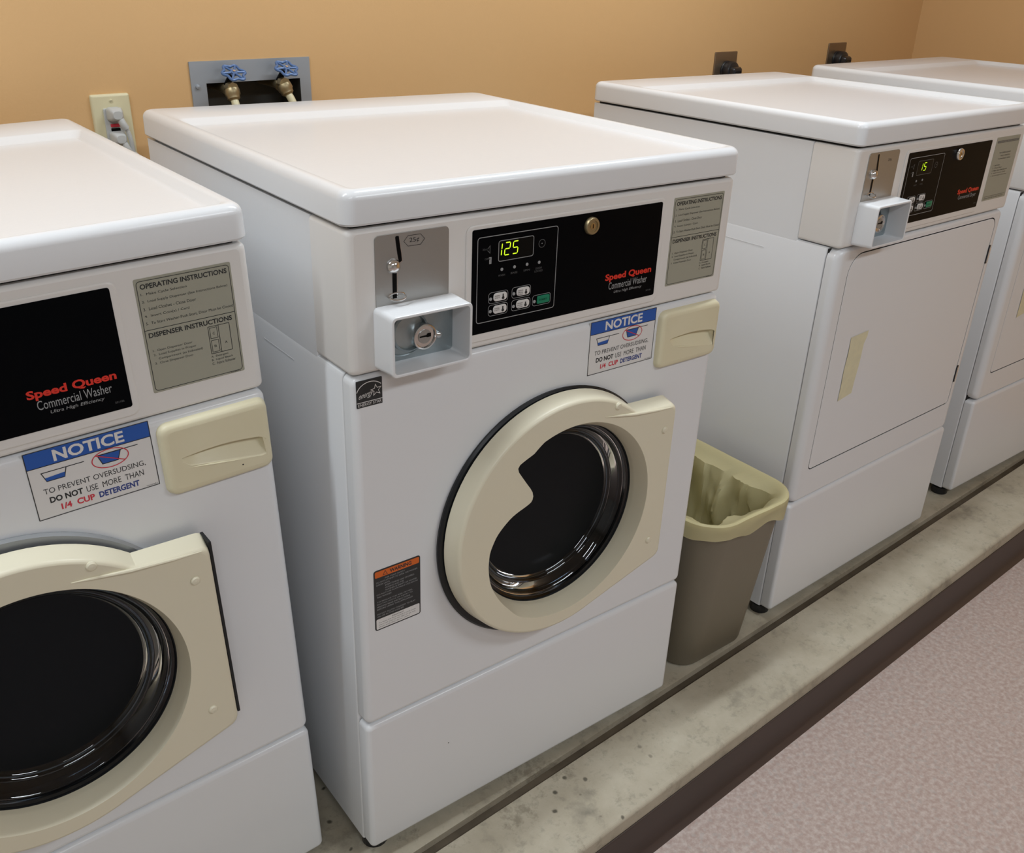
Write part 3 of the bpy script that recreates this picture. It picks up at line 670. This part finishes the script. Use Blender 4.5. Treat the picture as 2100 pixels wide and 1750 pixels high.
    for i, s in enumerate(('IMPORTANT', 'To open the door during a cycle, push', 'start and wait for the light to go out,', 'then pull the door open')):
        z = z0+.0155-i*.0038; b.text(s, x0+(.028 if i == 0 else .006), x0+(.048 if i == 0 else .068-.010*(i == 3)), z, z+.0022, y-.0001, INK)
    b.build('warning_label', t)
    return t

def make_dryer(D):
    t = thing('tumble_dryer', '', 'dryer', (0, 0, 0), 'coin operated dryers')
    zk = .282
    make_shell(t, D, zk, 'dryer'); make_coin(t, True); make_fascia(t, True); make_instructions(t, True)
    b = MB(); x0, x1, z0, z1 = .0005, W-.0005, zk+.0015, ZP-.0012
    dx0, dx1, dz0, dz1 = .046, .650, .358, .829
    def dl(k): # door outline: big radii at the top left, small elsewhere
        pts = []
        for cx, cz, r, a0 in ((dx1-.022, dz1-.022, .022, 0), (dx0+.042, dz1-.042, .042, 90), (dx0+.010, dz0+.010, .010, 180), (dx1-.010, dz0+.010, .010, 270)):
            for i in range(9): a = math.radians(a0+90*i/8); pts.append((cx+(r-k)*math.cos(a), cz+(r-k)*math.sin(a)))
        return pts
    R = [[(x, .0258, z) for x, z in rr(x0, x1, z0, z1, .022, 6)]]
    st = 8; f = .020
    for i in range(st+1):
        a = PI/2*i/st; R.append([(x, f*.75*(1-math.sin(a)), z) for x, z in rr(x0+f*(1-math.cos(a)), x1-f*(1-math.cos(a)), z0+.35*f*(1-math.cos(a)), z1-.35*f*(1-math.cos(a)), .022-.9*f*(1-math.cos(a)), 6)])
    b.rings(R, ENAMEL, cap0=False, cap1=False)
    H0 = dl(-.0026)
    b.poly([(p[0], p[2]) for p in R[-1]], [H0[::-1]], 0, ENAMEL)
    b.rings([[(x, 0, z) for x, z in H0], [(x, .0015, z) for x, z in H0]], ENAMEL, cap0=False, cap1=False); b.rings([[(x, .0015, z) for x, z in H0], [(x, .012, z) for x, z in H0]], GAPSHADE, cap0=False, cap1=False)
    b.build('front_panel', t)
    b = MB(); b.rings([[(x, y, z) for x, z in dl(0)] for y in (.012, .0025)], GAPSHADE, cap0=False, cap1=False)
    R = [[(x, y, z) for x, z in dl(k)] for k, y in ((0, .0009), (.0002, .0004), (.0005, .0001), (.0009, 0))]
    b.rings(R, ENAMEL)
    door = b.build('door', t)
    b = MB(); b.rect(.03, .67, .34, .845, .0125, GAPSHADE); b.build('door_recess', t)  # dark sheet behind the door groove, painted as shade
    for z in (.742, .437):
        b = MB(); b.box((.6505, -.002, z-.022), (.6560, .004, z+.022), BLACKPL); b.box((.6520, -.0035, z-.018), (.6545, -.002, z+.018), CHROME); b.build('hinge', door)
    b = MB()
    n = 10; top = []
    Rw = []
    for i in range(n+1):
        u = i/n; z = .648-(.648-.508)*u; sh = .001*math.sin(u*9); xl = .108-.002*u+sh; xr = .168-.010*u+.006*(u < .12)-sh
        Rw.append([(xl, -.0008-.0006*math.sin(u*7)**2, z-.004*(1 if i else 0)), (xr, -.0008, z+.003)])
    vs = [p for r in Rw for p in r]; fs = [(2*i+2, 2*i+3, 2*i+1, 2*i) for i in range(n)]
    b.add(vs, fs, TAPE, True)
    vs2 = [(p[0], .0004, p[2]) for p in vs]; b.add(vs2, [f_[::-1] for f_ in fs], TAPE)
    b.build('tape_pull', door)
    return t

DW, DD = .7154, .6943
def place(t, x, y, z, rx, ry, rz):
    R = Euler((rx, ry, rz), 'XYZ').to_matrix(); piv = Vector((W/2, .36, 0))
    t.rotation_euler = (rx, ry, rz); t.location = Vector((x, y, z))+piv-R @ piv
    M = Matrix.Translation(t.location) @ R.to_4x4()
    for c in [c for c in bpy.data.objects if c.parent == t and c.name.startswith('foot')]:
        w = M @ c.location; c.scale = (1, 1, max(.002, w.z-PADZ-.0002))
w2 = make_washer(DW)
w1 = dup(w2)
place(w2, 0, 0, 0, .0025, .0121, 0)
place(w1, -.7404, .063, -.0200, .0016, -.0272, .0120)
w2['label'] = 'white front load washer with whole round cream door, left of the wastebasket'
w1['label'] = 'white front load washer cut off by the left edge of the photo'
d3 = make_dryer(DD); d4 = dup(d3)
place(d3, 1.0381, .0483, -.0046, .0023, .0144, .0458)
place(d4, 1.9235, .0922, -.0017, 0, 0, .004)
d3['label'] = 'white dryer with yellowed tape on its door, right behind the wastebasket'
d4['label'] = 'white dryer at the far right end of the row, mostly outside the photo'

# washer 1: its door sits a little proud and low, the seal strip shows beside the flap and the grey ring above it
for c in [c for c in bpy.data.objects if c.parent == w1]:
    if c.name.startswith('door.') or c.name == 'door':
        c.location.z -= .009; c.location.x += .002; c.location.y -= .003
        b = MB(); b.box((.5665, -.036, .408), (.5700, -.008, .690), RUBBER); b.build('flap_seal', c)
    if c.name.startswith('door_gasket'):
        c.data = c.data.copy(); c.data.materials[0] = GREYRING
        c['label'] = 'grey metal ring'
# small black chip marks
b = MB(); b.lathe([(.0012, 0), (.0001, -.0003)], (.150, -.0002, .152), INK, 'y', 10); b.build('chip_mark', w2)
b = MB(); b.lathe([(.0011, 0), (.0001, -.0003)], (.637, -.0103, .7560), INK, 'y', 10); b.build('chip_mark', w1)

# ------------------------------------------------------------------ wastebasket with liner
BZ = PADZ+.0005; TZ = .372
def bin_ring(k, z, r=.05):
    f = (z-BZ)/(TZ-BZ); a = (.764-.042*f-k, .983-.006*f+k, .030-.062*f-k, .262+.045*f+k)
    return [(x, y, z) for x, y in rr(*a, r+.012*f+k, 10)]
b = MB()
R = [bin_ring(-.006, BZ), bin_ring(-.001, BZ+.003), bin_ring(0, BZ+.008)]+[bin_ring(0, BZ+(TZ-BZ)*q) for q in (.25, .5, .75, .94)]
R += [bin_ring(.004, BZ+(TZ-BZ)*.945), bin_ring(.006, TZ-.006), bin_ring(.005, TZ-.001), bin_ring(.002, TZ), bin_ring(-.002, TZ-.003), bin_ring(-.003, TZ-.03), bin_ring(-.003, BZ+.006)]
b.rings(R, BIN); o = b.build('wastebasket'); o['label'] = 'taupe plastic wastebasket standing between the washer and the dryer'; o['category'] = 'bin'
def liner():
    from mathutils import noise
    b = MB(); R = []; P = 44
    def ring(k, z, amp, fz, wav=0):
        base = [Vector(p) for p in bin_ring(k, z)]; base.append(base[0]); out = []
        cum = [0]
        for p, q in zip(base, base[1:]): cum.append(cum[-1]+(q-p).length)
        res = []; j = 0
        for i in range(160):
            d_ = cum[-1]*i/160
            while cum[j+1] < d_: j += 1
            res.append(base[j].lerp(base[j+1], (d_-cum[j])/max(1e-9, cum[j+1]-cum[j])))
        base = res
        for i, (x, y, zz) in enumerate(base):
            cx, cy = .855, .13; d = Vector((x-cx, y-cy, 0)).normalized()
            nz = noise.noise(Vector((x*16, y*16, z*fz)))+.6*noise.noise(Vector((x*45, y*45, z*fz*1.5)))-.25*abs(noise.noise(Vector((x*90+z*20, y*90-z*25, z*9))))
            q = Vector((x, y, zz))+d*nz*amp; q.z += wav*noise.noise(Vector((x*11, y*11, 3.1)))
            out.append(tuple(q))
        return out
    R.append(ring(.0110, TZ-.036, .0025, 1, .030))
    R.append(ring(.0110, TZ-.024, .0035, 30, .012)); R.append(ring(.0115, TZ-.012, .0025, 30)); R.append(ring(.0110, TZ-.003, .0012, 8))
    R.append(ring(.0095, TZ+.0025, .0008, 8)); R.append(ring(.005, TZ+.0052, .0008, 8)); R.append(ring(0, TZ+.003, .0010, 8))
    R.append(ring(-.0075, TZ-.006, .0025, 6))
    for q in range(1, 33):
        f = q/32; R.append(ring(-.022-.020*f, TZ-.006-(TZ-BZ-.04)*f, .008+.034*math.sin(PI*f**.6), 7))
    b.rings(R, LINER, cap0=False, cap1=True); return b.build('bin_liner')
o = liner(); o['label'] = 'pale yellow plastic bag lining the wastebasket, its hem folded over the rim'; o['category'] = 'bin bag'
nt = LINER.node_tree; pb = nt.nodes['Principled BSDF']; tr = nt.nodes.new('ShaderNodeBsdfTranslucent'); tr.inputs[0].default_value = (0.66, 0.62, 0.36, 1)
mxs = nt.nodes.new('ShaderNodeMixShader'); mxs.inputs[0].default_value = .4
nt.links.new(pb.outputs[0], mxs.inputs[1]); nt.links.new(tr.outputs[0], mxs.inputs[2]); nt.links.new(mxs.outputs[0], nt.nodes['Material Output'].inputs['Surface'])

# ------------------------------------------------------------------ things on the back wall (local x along the wall, -y into the room)
def wall_thing(name, label, cat, u, z, group=None): return thing(name, label, cat, room(u, VB, z), group, (0, 0, ANG))
# ground fault outlet
t = wall_thing('wall_outlet', 'ivory wall outlet plate with red and black test buttons above the left washer', 'outlet', .057, 1.0315)
b = MB(); b.slab_xz(-.0350, .0350, -.0575, .0575, -.0065, 0, PLATE, rc=.004, f=.0045); pl = b.build('cover_plate', t)
for z in (.046, -.046):
    b = MB(); b.lathe([(.0032, -.0065), (.0028, -.0078), (.0001, -.0082)], (0, 0, z), PLATE, 'y', 16); b.box((-.0022, -.0084, z-.0003), (.0022, -.0080, z+.0003), SLOT); b.build('screw', pl)
b = MB(); b.slab_xz(-.0165, .0165, -.0335, .0335, -.0095, -.0062, DEVICE, rc=.002, f=.001)
for z in (.020, -.020):
    b.rect(-.0075, -.0060, z, z+.008, -.0097, SLOT); b.rect(.0060, .0075, z, z+.007, -.0097, SLOT)
b.build('receptacle', t)
b = MB(); b.slab_xz(-.008, .008, .0010, .0065, -.0125, -.0093, RED, rc=.0008, f=.0006); b.build('test_button', t)
b = MB(); b.slab_xz(-.008, .008, -.0065, -.0010, -.0125, -.0093, SLOT, rc=.0008, f=.0006); b.build('reset_button', t)
def plug_cord(name, label, u, z, body, col, path, r, group, cat='power cord', flip=1):
    t = wall_thing(name, label, cat, u, z, group)
    b = MB()
    if body == 'small':
        R = [[(x, y, zz) for x, zz in rr(-.013+i, .013-i, -.012+i, .012-i, .006)] for i, y in ((0, -.0100), (0, -.020), (.002, -.030), (.005, -.034))]
        b.rings(R, col); b.tube(catmull([(.004, -.026, -.004), (.008, -.030, -.016), (.012, -.030, -.024)], 5), .0065, col, 12)
    else:
        b.lathe([(.0260, -.0065), (.0270, -.010), (.0270, -.026), (.0245, -.031), (.016, -.034), (.0001, -.035)], (0, 0, 0), col, 'y', 32)
        R = [[(x, y, zz) for x, zz in rr(-.020+i, .022-i, -.014+i, .012-i, .006)] for i, y in ((0, -.030), (0, -.040), (.003, -.046), (.008, -.048))]
        b.rings(R, col); b.tube(catmull([(0, -.036, -.008), (.002, -.038, -.026), (.003, -.034, -.042)], 5), .010, col, 12)
    b.build('plug', t)
    b = MB(); b.tube(catmull(path, 8), r, col, 10); b.build('cable', t)
    return t
plug_cord('power_cord', 'pale grey plug and cord in the upper socket of the ivory outlet', .057, 1.0555, 'small', DEVICE,
    [(.012, -.030, -.022), (.018, -.030, -.05), (.022, -.026, -.12), (.03, -.024, -.3), (.06, -.028, -.6), (.09, -.028, -1.02)], .0042, 'cords at the ivory outlet')
plug_cord('power_cord', 'pale grey plug and cord in the lower socket of the ivory outlet', .057, 1.0135, 'small', DEVICE,
    [(.012, -.030, -.022), (.028, -.030, -.036), (.046, -.028, -.075), (.07, -.030, -.25), (.11, -.034, -.6), (.15, -.034, -.98)], .0042, 'cords at the ivory outlet')
# dryer outlets
for u, zt_, lb in ((1.826, 1.101, 'above the taped dryer, left of the pair'), (2.402, 1.109, 'near the right corner, above the gap between dryers')):
    z = zt_-.057
    t = wall_thing('dryer_outlet', 'bronze steel outlet plate '+lb, 'outlet', u, z, 'dryer outlets')
    b = MB(); b.slab_xz(-.0510, .0510, -.0570, .0570, -.004, 0, STEELB, rc=.003, f=.002); b.build('cover_plate', t)
    b = MB(); b.lathe([(.0270, -.003), (.0270, -.0075), (.0255, -.009), (.0001, -.009)], (.004, 0, .006), BLACKPL, 'y', 32); b.build('receptacle', t)
    plug_cord('power_cord', 'black plug and cord in the outlet '+('above the taped dryer' if u < 2 else 'near the right corner'), u+.006, z+.006, 'big', BLACKPL,
        [(.003, -.036, -.040), (.004, -.034, -.08), (-.01, -.036, -.25), (-.03, -.05, -.6), (-.03, -.05, -1.0)], .0075, 'dryer cords')
# water valve box in the wall
t = wall_thing('water_valve_box', 'grey metal valve box set in the wall, with two blue wheel taps', 'valve box', .339, 1.030)
b = MB(); fx0, fx1, fz0, fz1 = .212-.339, .466-.339, .925-1.03, 1.137-1.03; hx0, hx1, hz0, hz1 = BX0+.002-.339, BX1-.002-.339, BZ0+.002-1.03, BZ1-.002-1.03
hole = [(hx0, hz0), (hx1, hz0), (hx1, hz1), (hx0, hz1)]
b.poly([(fx0, fz0), (fx1, fz0), (fx1, fz1), (fx0, fz1)], [hole], -.0030, GALV)
b.rings([[(x, y, z) for x, z in ((fx0, fz0), (fx1, fz0), (fx1, fz1), (fx0, fz1))] for y in (.0, -.003)], GALV, cap0=False, cap1=False, smooth=False)
b.build('box_frame', t)
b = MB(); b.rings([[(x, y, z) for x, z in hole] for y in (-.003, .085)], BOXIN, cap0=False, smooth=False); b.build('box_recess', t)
for x, z in ((.224-.339, .062), (.224-.339, -.05)):
    b = MB(); b.lathe([(.0045, -.003), (.0040, -.0060), (.0001, -.0070)], (x, 0, z), GALV, 'y', 16); b.build('screw', t)
tilt = Matrix.Rotation(math.radians(-58), 4, 'X')
for k, x in enumerate((.283-.339, .394-.339)):
    zc = .088 if k == 0 else .091
    b = MB()
    b.tube(catmull([(0, .115, -.030), (0, .070, -.030), (0, .045, -.032), (0, .030, -.036)], 5), .011, BRASSD, 16)
    b.tube([(0, .046, -.034), (0, .020, -.012), (0, .004, 0)], .006, SLOT, 12)
    b.lathe([(.012, .010), (.012, .024)], (0, 0, -.030), BRASSD, 'y', 8, False)
    b.xform(Matrix.Translation((x, -.040, zc))); body = b.build('valve_body', t)
    b = MB(); n = 6
    rim = []
    for i in range(73):
        a = 2*PI*i/72; r = .0205+.0028*math.cos(n*a); rim.append((r*math.cos(a), 0, r*math.sin(a)))
    b.tube(rim, .0026, HANDBL, 8)
    for i in range(n):
        a = 2*PI*i/n; b.tube([(.004*math.cos(a), -.001, .004*math.sin(a)), (.0225*math.cos(a), 0, .0225*math.sin(a))], .0022, HANDBL, 8)
    b.lathe([(.0065, .003), (.0065, -.003), (.0001, -.0035)], (0, 0, 0), HANDBL, 'y', 20); b.lathe([(.0030, -.0034), (.0028, -.0052), (.0001, -.0056)], (0, 0, 0), CHROME, 'y', 12)
    b.xform(Matrix.Translation((x, -.040, zc)) @ tilt); b.build('handwheel', body)
    h = wall_thing('supply_hose', 'cream hose with a brass fitting on the '+('left' if k == 0 else 'right')+' blue wheel tap', 'hose', .339+x, 1.03+zc-.036, 'water hoses')
    b = MB(); b.lathe([(.0145, 0), (.0150, -.003), (.0150, -.010), (.0130, -.013), (.0125, -.018), (.0095, -.021)], (0, 0, 0), BRASSD, 'z', 24)
    M_ = Matrix.Translation((0, -.022, .004)) @ Matrix.Rotation(math.radians(-24), 4, 'X') @ Matrix.Rotation(math.radians(-14*k), 4, 'Y'); b.xform(M_); b.build('hose_fitting', h)
    b = MB(); q0 = M_ @ Vector((0, 0, -.018)); q1 = M_ @ Vector((0, 0, -.045))
    b.tube(catmull([q0, q1, (q1.x+.004*k, q1.y-.006, q1.z-.06), (0, q1.y-.01, -.30), (.02*k, q1.y-.01, -.70), (.02*k, q1.y, -1.02)], 8), .0075, PLATE, 12); b.build('hose', h)
